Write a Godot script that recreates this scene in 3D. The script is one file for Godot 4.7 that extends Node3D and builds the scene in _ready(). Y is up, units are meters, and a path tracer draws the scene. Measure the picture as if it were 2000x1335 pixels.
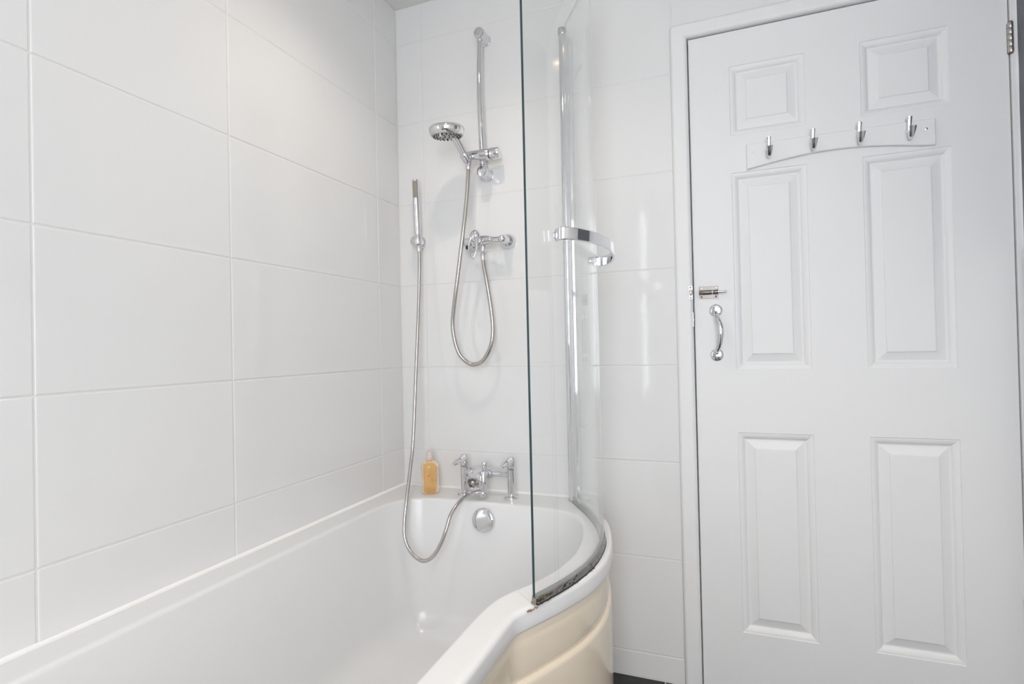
extends Node3D
# A small white-tiled bathroom: P-shaped bath with curved screen, shower fittings, six-panel door.
# World: left wall x = 0, back wall z = 0, floor y = 0, camera looks towards -z.

const ROOM_W := 1.829
const ROOM_D := 3.10
const ROOM_H := 2.315
const RIM := 0.548

var M := {}
var used_names := {}

func _ready() -> void:
	# ---------------------------------------------------------------- camera
	var cam := Camera3D.new()
	cam.name = "camera"
	cam.fov = 63.844
	cam.near = 0.05
	cam.far = 50.0
	cam.position = Vector3(1.1206, 1.0461, 1.7581)
	cam.rotation_degrees = Vector3(0.5374, 21.1349, -1.2529)
	add_child(cam)
	cam.current = true
	# ---------------------------------------------------------------- environment
	var env := Environment.new()
	env.background_mode = Environment.BG_SKY
	var sky := Sky.new()
	var sm := ProceduralSkyMaterial.new()
	sm.sky_top_color = Color(0.55, 0.68, 0.85)
	sm.sky_horizon_color = Color(0.80, 0.85, 0.90)
	sm.ground_bottom_color = Color(0.35, 0.35, 0.34)
	sm.ground_horizon_color = Color(0.70, 0.72, 0.74)
	sky.sky_material = sm
	env.sky = sky
	env.tonemap_mode = Environment.TONE_MAPPER_LINEAR
	env.tonemap_exposure = 0.65
	env.sdfgi_enabled = true
	env.ssao_enabled = true
	env.ssil_enabled = true
	var we := WorldEnvironment.new()
	we.name = "environment"
	we.environment = env
	add_child(we)
	# daylight through the frosted window in the wall behind the camera
	var day := AreaLight3D.new()
	day.name = "window_daylight"
	day.area_size = Vector2(0.80, 1.52)
	day.area_normalize_energy = true
	day.light_energy = 4.2
	day.light_color = Color(0.965, 0.978, 1.0)
	day.area_range = 8.0
	day.area_attenuation = 2.0
	day.shadow_enabled = true
	day.position = Vector3(1.35, 1.40, ROOM_D - 0.035)
	add_child(day)
	make_materials()
	build_room()
	build_door()
	build_bath()
	build_screen()
	build_riser()
	build_valve()
	build_pencil_shower()
	build_tap()
	build_bottle()
	build_hook_rack()
	downlight(Vector3(0.47, ROOM_H, 0.61), "round recessed downlight in the ceiling above the bath", 0.50, 64.0)
	downlight(Vector3(1.36, ROOM_H, 1.25), "round recessed downlight in the ceiling in front of the door", 1.25, 50.0)


# =====================================================================  helpers
func tag(o: Node, label: String, category: String, group := "") -> void:
	o.set_meta("label", label)
	o.set_meta("category", category)
	if group != "":
		o.set_meta("group", group)

func numbered(n: String) -> String:
	if not used_names.has(n):
		used_names[n] = 0
		return n
	used_names[n] += 1
	return "%s_%03d" % [n, used_names[n]]

func thing(called: String, base: Vector3, label: String, category: String, group := "") -> Node3D:
	var o := Node3D.new()
	o.name = numbered(called)
	add_child(o)
	o.position = base
	tag(o, label, category, group)
	return o

func structure(called: String, base := Vector3.ZERO) -> Node3D:
	var o := Node3D.new()
	o.name = called
	add_child(o)
	o.position = base
	o.set_meta("kind", "structure")
	return o

# meshes are made in room coordinates; a part is shifted back by its parents' base
func part(parent: Node3D, called: String, mesh: Mesh, mat: Material, label := "") -> MeshInstance3D:
	var o := MeshInstance3D.new()
	o.name = called
	o.mesh = mesh
	o.material_override = mat
	parent.add_child(o, true)
	var b := Vector3.ZERO
	var p: Node = parent
	while p != self and p is Node3D:
		b += p.position
		p = p.get_parent()
	o.position = -b
	if label != "":
		o.set_meta("label", label)
	return o

func solo(called: String, mesh: Mesh, mat: Material) -> MeshInstance3D:
	var o := MeshInstance3D.new()
	o.name = called
	o.mesh = mesh
	o.material_override = mat
	add_child(o)
	o.set_meta("kind", "structure")
	return o

func new_st() -> SurfaceTool:
	var st := SurfaceTool.new()
	st.begin(Mesh.PRIMITIVE_TRIANGLES)
	return st

func done(st: SurfaceTool) -> ArrayMesh:
	st.generate_normals()
	return st.commit()

func join(list: Array) -> ArrayMesh:
	var st := new_st()
	for m in list:
		st.append_from(m, 0, Transform3D())
	return st.commit()

func tri(st: SurfaceTool, a: Vector3, b: Vector3, c: Vector3) -> void:
	if a.is_equal_approx(b) or b.is_equal_approx(c) or a.is_equal_approx(c):
		return
	st.add_vertex(a)
	st.add_vertex(c)
	st.add_vertex(b)

func quad(st: SurfaceTool, a: Vector3, b: Vector3, c: Vector3, d: Vector3) -> void:
	tri(st, a, b, c)
	tri(st, a, c, d)

func strip(st: SurfaceTool, ra: Array, rb: Array, closed := true) -> void:
	var n := ra.size()
	for i in (n if closed else n - 1):
		var j := (i + 1) % n
		quad(st, ra[i], ra[j], rb[j], rb[i])

func cap(st: SurfaceTool, ring: Array, flip := false) -> void:
	var c := Vector3.ZERO
	for p in ring:
		c += p
	c /= ring.size()
	for i in ring.size():
		var j := (i + 1) % ring.size()
		if flip:
			tri(st, c, ring[j], ring[i])
		else:
			tri(st, c, ring[i], ring[j])

# plain box with rounded edges; explicit normals
func rbox(lo: Vector3, hi: Vector3, b: float, fine := true) -> ArrayMesh:
	var c := (lo + hi) / 2.0
	var h := (hi - lo) / 2.0
	b = minf(b, minf(h.x, minf(h.y, h.z)) * 0.999)
	var st := new_st()
	for ax in 3:
		for s in [-1.0, 1.0]:
			var u := (ax + 1) % 3
			var v := (ax + 2) % 3
			var cu := steps(h[u], b, fine)
			var cv := steps(h[v], b, fine)
			for i in cu.size() - 1:
				for j in cv.size() - 1:
					var q := []
					for k in [[i, j], [i + 1, j], [i + 1, j + 1], [i, j + 1]]:
						var p := Vector3.ZERO
						p[ax] = h[ax] * s
						p[u] = cu[k[0]]
						p[v] = cv[k[1]]
						var inner := p.clamp(-(h - Vector3.ONE * b), h - Vector3.ONE * b)
						var d := (p - inner).normalized()
						q.append([c + inner + d * b, d])
					var order: Array = [0, 2, 1, 0, 3, 2] if s > 0 else [0, 1, 2, 0, 2, 3]
					for k in order:
						st.set_normal(q[k][1])
						st.add_vertex(q[k][0])
	return st.commit()

func steps(h: float, b: float, fine: bool) -> Array:
	if fine:
		return [-h, -h + b * 0.45, -h + b, h - b, h - b * 0.45, h]
	return [-h, -h + b, h - b, h]

# profile: Vector2(radius, height along the axis)
func lathe(profile: Array, at: Vector3, axis := Vector3.UP, seg := 32, squash := 1.0) -> ArrayMesh:
	var y := axis.normalized()
	var x := y.cross(Vector3.FORWARD if absf(y.dot(Vector3.FORWARD)) < 0.9 else Vector3.UP).normalized()
	var z := x.cross(y).normalized()
	var st := new_st()
	var rings := []
	for p in profile:
		var r := []
		for k in seg:
			var a := TAU * k / seg
			r.append(at + y * p.y + (x * cos(a) + z * sin(a) * squash) * p.x)
		rings.append(r)
	var g := 1
	for i in profile.size() - 1:
		if i > 0:
			var d0: Vector2 = (profile[i] - profile[i - 1]).normalized()
			var d1: Vector2 = (profile[i + 1] - profile[i]).normalized()
			if d0.dot(d1) < 0.75:
				g += 1
		st.set_smooth_group(g)
		strip(st, rings[i], rings[i + 1])
	return done(st)

func cyl(a: Vector3, b: Vector3, r: float, bev := 0.001, seg := 32, r2 := -1.0) -> ArrayMesh:
	var l := a.distance_to(b)
	var q := r if r2 < 0 else r2
	return lathe([Vector2(0, 0), Vector2(r - bev, 0), Vector2(r - bev * 0.3, bev * 0.3), Vector2(r, bev), Vector2(q, l - bev), Vector2(q - bev * 0.3, l - bev * 0.3), Vector2(q - bev, l), Vector2(0, l)], a, b - a, seg)

func ball(c: Vector3, r: float, squash := Vector3.ONE, seg := 28) -> ArrayMesh:
	var st := new_st()
	st.set_smooth_group(1)
	var rings := []
	for i in 15:
		var t := PI * i / 14.0
		var ring := []
		for k in seg:
			var a := TAU * k / seg
			ring.append(c + Vector3(sin(t) * cos(a), -cos(t), sin(t) * sin(a)) * r * squash)
		rings.append(ring)
	for i in 14:
		strip(st, rings[i], rings[i + 1])
	return done(st)

func smooth_path(ctrl: Array, per: int, closed := false) -> Array:
	var out := []
	var n := ctrl.size()
	for i in (n if closed else n - 1):
		var p0 = ctrl[(i - 1 + n) % n] if closed else ctrl[maxi(i - 1, 0)]
		var p1 = ctrl[i]
		var p2 = ctrl[(i + 1) % n]
		var p3 = ctrl[(i + 2) % n] if closed else ctrl[mini(i + 2, n - 1)]
		for k in per:
			out.append(p1.cubic_interpolate(p2, p0, p3, float(k) / per))
	if not closed:
		out.append(ctrl[n - 1])
	return out

func resample(path: Array, step: float) -> Array:
	var out := [path[0]]
	var carry := 0.0
	for i in path.size() - 1:
		var a = path[i]
		var b = path[i + 1]
		var l: float = a.distance_to(b)
		var t := step - carry
		while t <= l:
			out.append(a.lerp(b, t / l))
			t += step
		carry = l - (t - step)
	if out[-1].distance_to(path[-1]) > step * 0.3:
		out.append(path[-1])
	return out

func frames(path: Array, up: Vector3) -> Array:
	var fr := []
	var prev := up
	for i in path.size():
		var t: Vector3 = (path[mini(i + 1, path.size() - 1)] - path[maxi(i - 1, 0)]).normalized()
		var v := (prev - t * prev.dot(t))
		if v.length() < 0.001:
			v = t.cross(Vector3.RIGHT)
		v = v.normalized()
		fr.append([path[i], t.cross(v).normalized(), v])
		prev = v
	return fr

# tube of varying radius; radius is a number or an Array
func tube(path: Array, radius, seg := 16, up := Vector3(0, 0, 1)) -> ArrayMesh:
	var st := new_st()
	st.set_smooth_group(1)
	var fr := frames(path, up)
	var rings := []
	for i in fr.size():
		var r: float = radius[i] if radius is Array else radius
		var ring := []
		for k in seg:
			var a := TAU * k / seg
			ring.append(fr[i][0] + (fr[i][1] * cos(a) + fr[i][2] * sin(a)) * r)
		rings.append(ring)
	for i in rings.size() - 1:
		strip(st, rings[i], rings[i + 1])
	st.set_smooth_group(2)
	cap(st, rings[0], true)
	cap(st, rings[-1])
	return done(st)

# flat profile (Array of Vector2 loop, x along side, y along up) swept on a path
func sweep(path: Array, loop: Array, up := Vector3.UP, closed := false) -> ArrayMesh:
	var st := new_st()
	var rings := []
	var n := path.size()
	for i in n:
		var t: Vector3
		if closed:
			t = (path[(i + 1) % n] - path[(i - 1 + n) % n]).normalized()
		else:
			t = (path[mini(i + 1, n - 1)] - path[maxi(i - 1, 0)]).normalized()
		var side := t.cross(up).normalized()
		var v := side.cross(t).normalized()
		var ring := []
		for p in loop:
			ring.append(path[i] + side * p.x + v * p.y)
		rings.append(ring)
	var m := loop.size()
	for i in (n if closed else n - 1):
		for k in m:
			var k2 := (k + 1) % m
			var d0: Vector2 = (loop[k2] - loop[k])
			st.set_smooth_group(1 if d0.length() < 0.0045 else 2 + k)
			quad(st, rings[i][k], rings[i][k2], rings[(i + 1) % n][k2], rings[(i + 1) % n][k])
	if not closed:
		st.set_smooth_group(60)
		cap(st, rings[0], true)
		cap(st, rings[-1])
	return done(st)

func round_rect(w: float, h: float, r: float, q := 3) -> Array:
	var out := []
	for c in [[1, 1, 0], [-1, 1, 1], [-1, -1, 2], [1, -1, 3]]:
		for k in q + 1:
			var a: float = (c[2] + float(k) / q) * PI / 2
			out.append(Vector2(c[0] * (w / 2 - r) + cos(a) * r, c[1] * (h / 2 - r) + sin(a) * r))
	return out

# extrude a polygon lying in the plane of ex and ey by depth along ez, with a small chamfer on the front
func slab(poly: Array, o: Vector3, ex: Vector3, ey: Vector3, ez: Vector3, depth: float, bev := 0.001) -> ArrayMesh:
	var pts := PackedVector2Array(poly)
	if Geometry2D.is_polygon_clockwise(pts):
		pts.reverse()
	var n := pts.size()
	var inner := PackedVector2Array()
	for i in n:
		var a := (pts[i] - pts[(i - 1 + n) % n]).normalized()
		var b := (pts[(i + 1) % n] - pts[i]).normalized()
		var nn := Vector2(-(a + b).y, (a + b).x).normalized()
		inner.append(pts[i] + nn * bev / maxf(0.4, nn.dot(Vector2(-a.y, a.x))))
	var st := new_st()
	var f := func(p: Vector2, d: float) -> Vector3: return o + ex * p.x + ey * p.y + ez * d
	for layer in [[pts, 0.0, pts, depth - bev, 1], [pts, depth - bev, inner, depth, 2]]:
		for i in n:
			var j := (i + 1) % n
			st.set_smooth_group(100 * layer[4] + i if pts[i].distance_to(pts[j]) > 0.012 else 10 * layer[4])
			quad(st, f.call(layer[0][i], layer[1]), f.call(layer[0][j], layer[1]), f.call(layer[2][j], layer[3]), f.call(layer[2][i], layer[3]))
	var idx := Geometry2D.triangulate_polygon(inner)
	st.set_smooth_group(900)
	for k in range(0, idx.size(), 3):
		tri(st, f.call(inner[idx[k]], depth), f.call(inner[idx[k + 1]], depth), f.call(inner[idx[k + 2]], depth))
	st.set_smooth_group(901)
	idx = Geometry2D.triangulate_polygon(pts)
	for k in range(0, idx.size(), 3):
		tri(st, f.call(pts[idx[k]], 0.0), f.call(pts[idx[k + 2]], 0.0), f.call(pts[idx[k + 1]], 0.0))
	return done(st)

# =====================================================================  materials
func mat(albedo: Color, rough: float, metal := 0.0) -> StandardMaterial3D:
	var m := StandardMaterial3D.new()
	m.albedo_color = albedo
	m.roughness = rough
	m.metallic = metal
	return m

func noise_tex(freq: float, lo: Color, hi: Color, seed_: int, normal := false, bump := 1.0) -> NoiseTexture2D:
	var n := FastNoiseLite.new()
	n.seed = seed_
	n.frequency = freq
	n.fractal_octaves = 4
	var t := NoiseTexture2D.new()
	t.width = 512
	t.height = 512
	t.seamless = true
	t.noise = n
	if normal:
		t.as_normal_map = true
		t.bump_strength = bump
	else:
		var g := Gradient.new()
		g.set_color(0, lo)
		g.set_color(1, hi)
		t.color_ramp = g
	return t

func tri_map(m: StandardMaterial3D, s: float) -> void:
	m.uv1_triplanar = true
	m.uv1_world_triplanar = true
	m.uv1_scale = Vector3(s, s, s)

func make_materials() -> void:
	var t := mat(Color(0.918, 0.917, 0.915), 0.09)
	t.normal_enabled = true
	t.normal_texture = noise_tex(0.006, Color.BLACK, Color.WHITE, 3, true, 1.6)
	t.normal_scale = 0.22
	tri_map(t, 1.3)
	M.tile = t
	M.grout = mat(Color(0.90, 0.895, 0.885), 0.8)
	M.paint = mat(Color(0.932, 0.932, 0.932), 0.5)
	M.ceiling = mat(Color(0.93, 0.925, 0.915), 0.9)
	var g := mat(Color(1, 1, 1), 0.75)
	g.albedo_texture = noise_tex(0.03, Color(0.455, 0.465, 0.49), Color(0.50, 0.51, 0.535), 11)
	tri_map(g, 2.0)
	M.grey_wall = g
	var f := mat(Color(1, 1, 1), 0.45)
	f.albedo_texture = noise_tex(0.02, Color(0.15, 0.15, 0.155), Color(0.22, 0.22, 0.225), 5)
	tri_map(f, 1.5)
	M.floor_tile = f
	M.floor_grout = mat(Color(0.78, 0.77, 0.75), 0.85)
	M.acrylic = mat(Color(0.92, 0.92, 0.92), 0.2)
	M.sealant = mat(Color(0.96, 0.955, 0.945), 0.45)
	M.cream = mat(Color(0.925, 0.875, 0.795), 0.10)
	M.chrome = mat(Color(0.89, 0.89, 0.90), 0.06, 1.0)
	M.satin = mat(Color(0.78, 0.77, 0.75), 0.28, 1.0)
	M.hose = mat(Color(0.76, 0.74, 0.72), 0.2, 1.0)
	M.steel = mat(Color(0.52, 0.50, 0.48), 0.38, 1.0)
	M.dark = mat(Color(0.06, 0.06, 0.065), 0.5)
	M.nozzle = mat(Color(0.13, 0.12, 0.12), 0.6)
	M.spray = mat(Color(0.72, 0.71, 0.69), 0.35)
	M.spray_rubber = mat(Color(0.60, 0.565, 0.52), 0.5)
	var gl := mat(Color(0.74, 0.90, 0.86, 0.025), 0.0)
	gl.transparency = BaseMaterial3D.TRANSPARENCY_ALPHA
	M.glass = gl
	var gr := mat(Color(0.55, 0.70, 0.68, 0.5), 0.1)
	gr.transparency = BaseMaterial3D.TRANSPARENCY_ALPHA
	M.glass_rim = gr
	M.glass_edge = mat(Color(0.16, 0.26, 0.27), 0.15)
	var sl := mat(Color(0.56, 0.57, 0.57, 0.6), 0.2)
	sl.transparency = BaseMaterial3D.TRANSPARENCY_ALPHA
	M.seal = sl
	M.seal_end = mat(Color(0.56, 0.51, 0.45), 0.5)
	var mo := mat(Color(1, 1, 1), 0.7)
	mo.vertex_color_use_as_albedo = true
	M.mould = mo
	M.upvc = mat(Color(0.93, 0.93, 0.93), 0.3)
	var pn := mat(Color(0.9, 0.93, 0.96), 0.4)
	pn.emission_enabled = true
	pn.emission = Color(0.965, 0.978, 1.0)
	pn.emission_energy_multiplier = 2.0
	M.window_pane = pn
	var lp := mat(Color(1, 0.95, 0.88), 0.3)
	lp.emission_enabled = true
	lp.emission = Color(1.0, 0.86, 0.68)
	lp.emission_energy_multiplier = 60.0
	M.lamp = lp
	M.rust = mat(Color(0.55, 0.42, 0.33), 0.8)

# =====================================================================  room
# one wall or floor tile: face with eased edges; ex and ey span it, ez faces the room
func tile(w: float, h: float, th: float, e: float) -> ArrayMesh:
	var st := new_st()
	var r0 := [Vector3(0, 0, -th), Vector3(w, 0, -th), Vector3(w, h, -th), Vector3(0, h, -th)]
	var r1 := [Vector3(0, 0, -e), Vector3(w, 0, -e), Vector3(w, h, -e), Vector3(0, h, -e)]
	var r2 := [Vector3(e, e, -e * 0.25), Vector3(w - e, e, -e * 0.25), Vector3(w - e, h - e, -e * 0.25), Vector3(e, h - e, -e * 0.25)]
	var q := e * 2.4
	var r3 := [Vector3(q, q, 0), Vector3(w - q, q, 0), Vector3(w - q, h - q, 0), Vector3(q, h - q, 0)]
	var g := 1
	for pr in [[r0, r1], [r1, r2], [r2, r3]]:
		for i in 4:
			st.set_smooth_group(g)
			g += 1
			var j := (i + 1) % 4
			quad(st, pr[0][i], pr[0][j], pr[1][j], pr[1][i])
	st.set_smooth_group(g)
	quad(st, r3[0], r3[1], r3[2], r3[3])
	return done(st)

func lay_tiles(parent: Node3D, us: Array, vs: Array, o: Vector3, ex: Vector3, ey: Vector3, joint: float, m: Material, skip: Callable, th := 0.006, e := 0.0012) -> void:
	var rng := RandomNumberGenerator.new()
	rng.seed = 7
	var b := Basis(ex, ey, ex.cross(ey))
	for i in us.size() - 1:
		for j in vs.size() - 1:
			if skip.call(us[i], vs[j]):
				continue
			var w: float = us[i + 1] - us[i] - joint
			var h: float = vs[j + 1] - vs[j] - joint
			var o2 := MeshInstance3D.new()
			o2.name = "tile"
			o2.mesh = tile(w, h, th, e)
			o2.material_override = m
			parent.add_child(o2, true)
			var tilt := Basis(ex, rng.randf_range(-0.0005, 0.0005)) * Basis(ey, rng.randf_range(-0.0004, 0.0004))
			o2.transform = Transform3D(tilt * b, o + ex * (us[i] + joint / 2) + ey * (vs[j] + joint / 2) + ex.cross(ey) * rng.randf_range(0.0, 0.0003))

func build_room() -> void:
	var G := 0.0011
	var never := func(_u, _v): return false
	# left wall
	var wl := structure("wall_left")
	part(wl, "wall_body", rbox(Vector3(-0.15, -0.05, -0.15), Vector3(-G, ROOM_H + 0.05, ROOM_D + 0.15), 0.002, false), M.grout)
	var us := []
	for z in [ROOM_D, 3.010, 2.396, 1.782, 1.168, 0.754, 0.138, 0.0]:
		us.append(ROOM_D - z)
	lay_tiles(wl, us, [0.379, 0.679, 0.979, 1.279, 1.579, 1.879, 2.179, ROOM_H], Vector3(0, 0, ROOM_D), Vector3(0, 0, -1), Vector3.UP, 0.003, M.tile, never)
	# back wall with the door opening
	var wb := structure("wall_back")
	part(wb, "wall_body", join([
		rbox(Vector3(-0.15, -0.05, -0.15), Vector3(1.0335, ROOM_H + 0.05, -G), 0.002, false),
		rbox(Vector3(1.03, 1.978, -0.15), Vector3(ROOM_W + 0.15, ROOM_H + 0.05, -G), 0.002, false),
		rbox(Vector3(1.8205, -0.05, -0.15), Vector3(ROOM_W + 0.15, 1.98, -G), 0.002, false)]), M.grout)
	lay_tiles(wb, [0.0, 0.107, 0.721, 0.99], [0.0, 0.079, 0.379, 0.679, 0.979, 1.279, 1.579, 1.879, 2.179, ROOM_H], Vector3(0, 0, -0.0004), Vector3.RIGHT, Vector3.UP, 0.0026, M.tile, func(u, v): return u < 0.7 and v < 0.3, 0.006, 0.001)
	lay_tiles(wb, [0.99, 1.335, ROOM_W], [2.005, 2.179, ROOM_H], Vector3.ZERO, Vector3.RIGHT, Vector3.UP, 0.003, M.tile, never)
	# right wall, painted grey
	var wr := structure("wall_right")
	part(wr, "wall_body", rbox(Vector3(ROOM_W, -0.05, -0.15), Vector3(ROOM_W + 0.15, ROOM_H + 0.05, ROOM_D + 0.15), 0.002, false), M.grey_wall)
	lay_tiles(wr, [0.045, 0.495], [0.0, 0.079, 0.379, 0.679, 0.979, 1.279], Vector3(ROOM_W - 0.007, 0, 0), Vector3(0, 0, 1), Vector3.UP, 0.003, M.tile, never, 0.008)
	lay_tiles(wr, [0.495, 1.095, 1.695, 2.295, 2.895, ROOM_D], [0.0, 0.079, 0.379, 0.679, 0.979, 1.279, 1.579, 1.879, 2.179, ROOM_H], Vector3(ROOM_W - 0.007, 0, 0), Vector3(0, 0, 1), Vector3.UP, 0.003, M.tile, never, 0.008)
	# wall behind the camera, with the window
	var wx := [0.91, 1.79]
	var wy := [0.60, 2.20]
	var wn := structure("wall_front")
	part(wn, "wall_body", join([
		rbox(Vector3(-0.15, -0.05, ROOM_D), Vector3(wx[0], ROOM_H + 0.05, ROOM_D + 0.15), 0.002, false),
		rbox(Vector3(wx[1], -0.05, ROOM_D), Vector3(ROOM_W + 0.15, ROOM_H + 0.05, ROOM_D + 0.15), 0.002, false),
		rbox(Vector3(wx[0], -0.05, ROOM_D), Vector3(wx[1], wy[0], ROOM_D + 0.15), 0.002, false),
		rbox(Vector3(wx[0], wy[1], ROOM_D), Vector3(wx[1], ROOM_H + 0.05, ROOM_D + 0.15), 0.002, false)]), M.paint)
	var win := structure("window_1")
	part(win, "window_frame", join([
		rbox(Vector3(wx[0], wy[0], ROOM_D - 0.02), Vector3(wx[0] + 0.05, wy[1], ROOM_D + 0.05), 0.004),
		rbox(Vector3(wx[1] - 0.05, wy[0], ROOM_D - 0.02), Vector3(wx[1], wy[1], ROOM_D + 0.05), 0.004),
		rbox(Vector3(wx[0], wy[0], ROOM_D - 0.02), Vector3(wx[1], wy[0] + 0.05, ROOM_D + 0.05), 0.004),
		rbox(Vector3(wx[0], wy[1] - 0.05, ROOM_D - 0.02), Vector3(wx[1], wy[1], ROOM_D + 0.05), 0.004)]), M.upvc)
	part(win, "window_pane", rbox(Vector3(wx[0] + 0.04, wy[0] + 0.04, ROOM_D), Vector3(wx[1] - 0.04, wy[1] - 0.04, ROOM_D + 0.02), 0.002, false), M.window_pane)
	# ceiling and floor
	solo("ceiling", rbox(Vector3(-0.15, ROOM_H, -0.15), Vector3(ROOM_W + 0.15, ROOM_H + 0.12, ROOM_D + 0.15), 0.002, false), M.ceiling)
	var fl := structure("floor")
	part(fl, "floor_bed", rbox(Vector3(-0.15, -0.12, -0.15), Vector3(ROOM_W + 0.15, -0.0015, ROOM_D + 0.15), 0.001, false), M.floor_grout)
	var fu := [0.0, 0.327, 0.627, 0.927, 1.227, 1.527, ROOM_W]
	var fv := [0.0, 0.1, 0.4, 0.7, 1.0, 1.3, 1.6, 1.9, 2.2, 2.5, 2.8, ROOM_D]
	lay_tiles(fl, fu, fv, Vector3(0, 0, ROOM_D), Vector3.RIGHT, Vector3(0, 0, -1), 0.004, M.floor_tile, never, 0.004, 0.0008)

# =====================================================================  door and frame
func build_door() -> void:
	var fr := structure("trim_1")
	var xl := 0.9855
	var xi := 1.0355
	part(fr, "architrave", rbox(Vector3(xl, 0.0, -0.0085), Vector3(xi, 2.022, 0.0150), 0.0112), M.paint)
	part(fr, "architrave", rbox(Vector3(xl, 1.9755, -0.0085), Vector3(ROOM_W + 0.012, 2.022, 0.0148), 0.0112), M.paint)
	part(fr, "architrave", rbox(Vector3(1.8165, 0.0, -0.002), Vector3(ROOM_W + 0.002, 1.985, 0.006), 0.0015), M.paint)
	# jamb lining and door stop behind the leaf
	part(fr, "jamb", join([
		rbox(Vector3(1.0, 0.0, -0.12), Vector3(xi, 2.0, -0.0005), 0.001, false),
		rbox(Vector3(1.0, 1.9755, -0.12), Vector3(ROOM_W + 0.02, 2.0, -0.0005), 0.001, false),
		rbox(Vector3(1.8165, 0.0, -0.12), Vector3(ROOM_W + 0.02, 2.0, -0.0005), 0.001, false),
		rbox(Vector3(1.03, -0.01, -0.12), Vector3(1.06, 1.98, -0.043), 0.001, false),
		rbox(Vector3(1.79, -0.01, -0.12), Vector3(1.82, 1.98, -0.043), 0.001, false),
		rbox(Vector3(1.03, 1.955, -0.12), Vector3(1.82, 1.98, -0.043), 0.001, false),
		rbox(Vector3(1.03, -0.04, -0.12), Vector3(1.82, 0.012, -0.043), 0.001, false)]), M.paint)
	# hand-cut white paint edge carried on to the grey wall
	var rng := RandomNumberGenerator.new()
	rng.seed = 21
	var st := new_st()
	var prev := 0.011
	var ya := 0.0
	var pts := []
	while ya < 2.02:
		pts.append(Vector2(ya, clampf(0.0082 + rng.randf_range(-0.0016, 0.0016), 0.006, 0.011)))
		ya += rng.randf_range(0.03, 0.09)
	pts.append(Vector2(2.022, prev))
	for i in pts.size() - 1:
		var a: Vector2 = pts[i]
		var b: Vector2 = pts[i + 1]
		var x := ROOM_W - 0.0006
		quad(st, Vector3(x, a.x, 0.004), Vector3(x, a.x, a.y), Vector3(x, b.x, b.y), Vector3(x, b.x, 0.004))
		quad(st, Vector3(x, a.x, a.y), Vector3(ROOM_W, a.x, a.y + 0.0004), Vector3(ROOM_W, b.x, b.y + 0.0004), Vector3(x, b.x, b.y))
	part(fr, "paint_edge", done(st), M.paint)
	# bolt keep and roller-catch plate on the frame
	var keep := part(fr, "bolt_keep", join([
		rbox(Vector3(1.0245, 1.1785, 0.0145), Vector3(1.0355, 1.2195, 0.0165), 0.0007),
		rbox(Vector3(1.0265, 1.1900, 0.015), Vector3(1.0350, 1.2080, 0.0265), 0.004)]), M.satin, "small bright metal bolt keep")
	for y in [1.1835, 1.2145]:
		part(keep, "screw", cyl(Vector3(1.030, y, 0.0160), Vector3(1.030, y, 0.0178), 0.003, 0.0006, 14), M.steel)
	part(fr, "catch_plate", join([
		rbox(Vector3(1.0330, 1.095, -0.006), Vector3(1.0366, 1.140, 0.009), 0.001),
		ball(Vector3(1.0362, 1.1165, 0.002), 0.0045)]), M.satin, "small worn metal catch plate")

	var d := structure("door_1", Vector3(1.4265, 0, -0.02))
	var x0 := 1.0385
	var x1 := 1.8145
	var y0 := 0.008
	var y1 := 1.9725
	var cols := [[1.1525, 1.3515], [1.488, 1.690]]
	var rows := [[0.190, 0.779], [0.965, 1.549], [1.660, 1.867]]
	# flat face of stiles and rails around the six openings
	var st2 := new_st()
	var xs := [x0 + 0.002, cols[0][0], cols[0][1], cols[1][0], cols[1][1], x1 - 0.002]
	var ys := [y0 + 0.002, rows[0][0], rows[0][1], rows[1][0], rows[1][1], rows[2][0], rows[2][1], y1 - 0.002]
	st2.set_smooth_group(1)
	for i in xs.size() - 1:
		for j in ys.size() - 1:
			if i % 2 == 1 and j % 2 == 1:
				continue
			quad(st2, Vector3(xs[i], ys[j], 0), Vector3(xs[i + 1], ys[j], 0), Vector3(xs[i + 1], ys[j + 1], 0), Vector3(xs[i], ys[j + 1], 0))
	var ra := [Vector3(x0 + 0.002, y0 + 0.002, 0), Vector3(x1 - 0.002, y0 + 0.002, 0), Vector3(x1 - 0.002, y1 - 0.002, 0), Vector3(x0 + 0.002, y1 - 0.002, 0)]
	var rb := [Vector3(x0, y0, -0.002), Vector3(x1, y0, -0.002), Vector3(x1, y1, -0.002), Vector3(x0, y1, -0.002)]
	var rc := [Vector3(x0, y0, -0.04), Vector3(x1, y0, -0.04), Vector3(x1, y1, -0.04), Vector3(x0, y1, -0.04)]
	for i in 4:
		st2.set_smooth_group(10 + i)
		var j := (i + 1) % 4
		quad(st2, rb[i], rb[j], ra[j], ra[i])
		st2.set_smooth_group(20 + i)
		quad(st2, rc[i], rc[j], rb[j], rb[i])
	st2.set_smooth_group(30)
	quad(st2, rc[3], rc[2], rc[1], rc[0])
	part(d, "door_leaf", done(st2), M.paint)
	# moulded panels: fillet, ovolo, quirk, raised bevel, field
	var prof := [Vector2(0.0, 0.0), Vector2(0.0015, -0.0022), Vector2(0.0045, -0.0022), Vector2(0.0085, -0.0028), Vector2(0.0125, -0.0044), Vector2(0.0158, -0.0068), Vector2(0.0178, -0.0098), Vector2(0.0200, -0.0108), Vector2(0.0235, -0.0105), Vector2(0.0440, -0.0042), Vector2(0.0455, -0.0022), Vector2(0.0475, -0.0016)]
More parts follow.
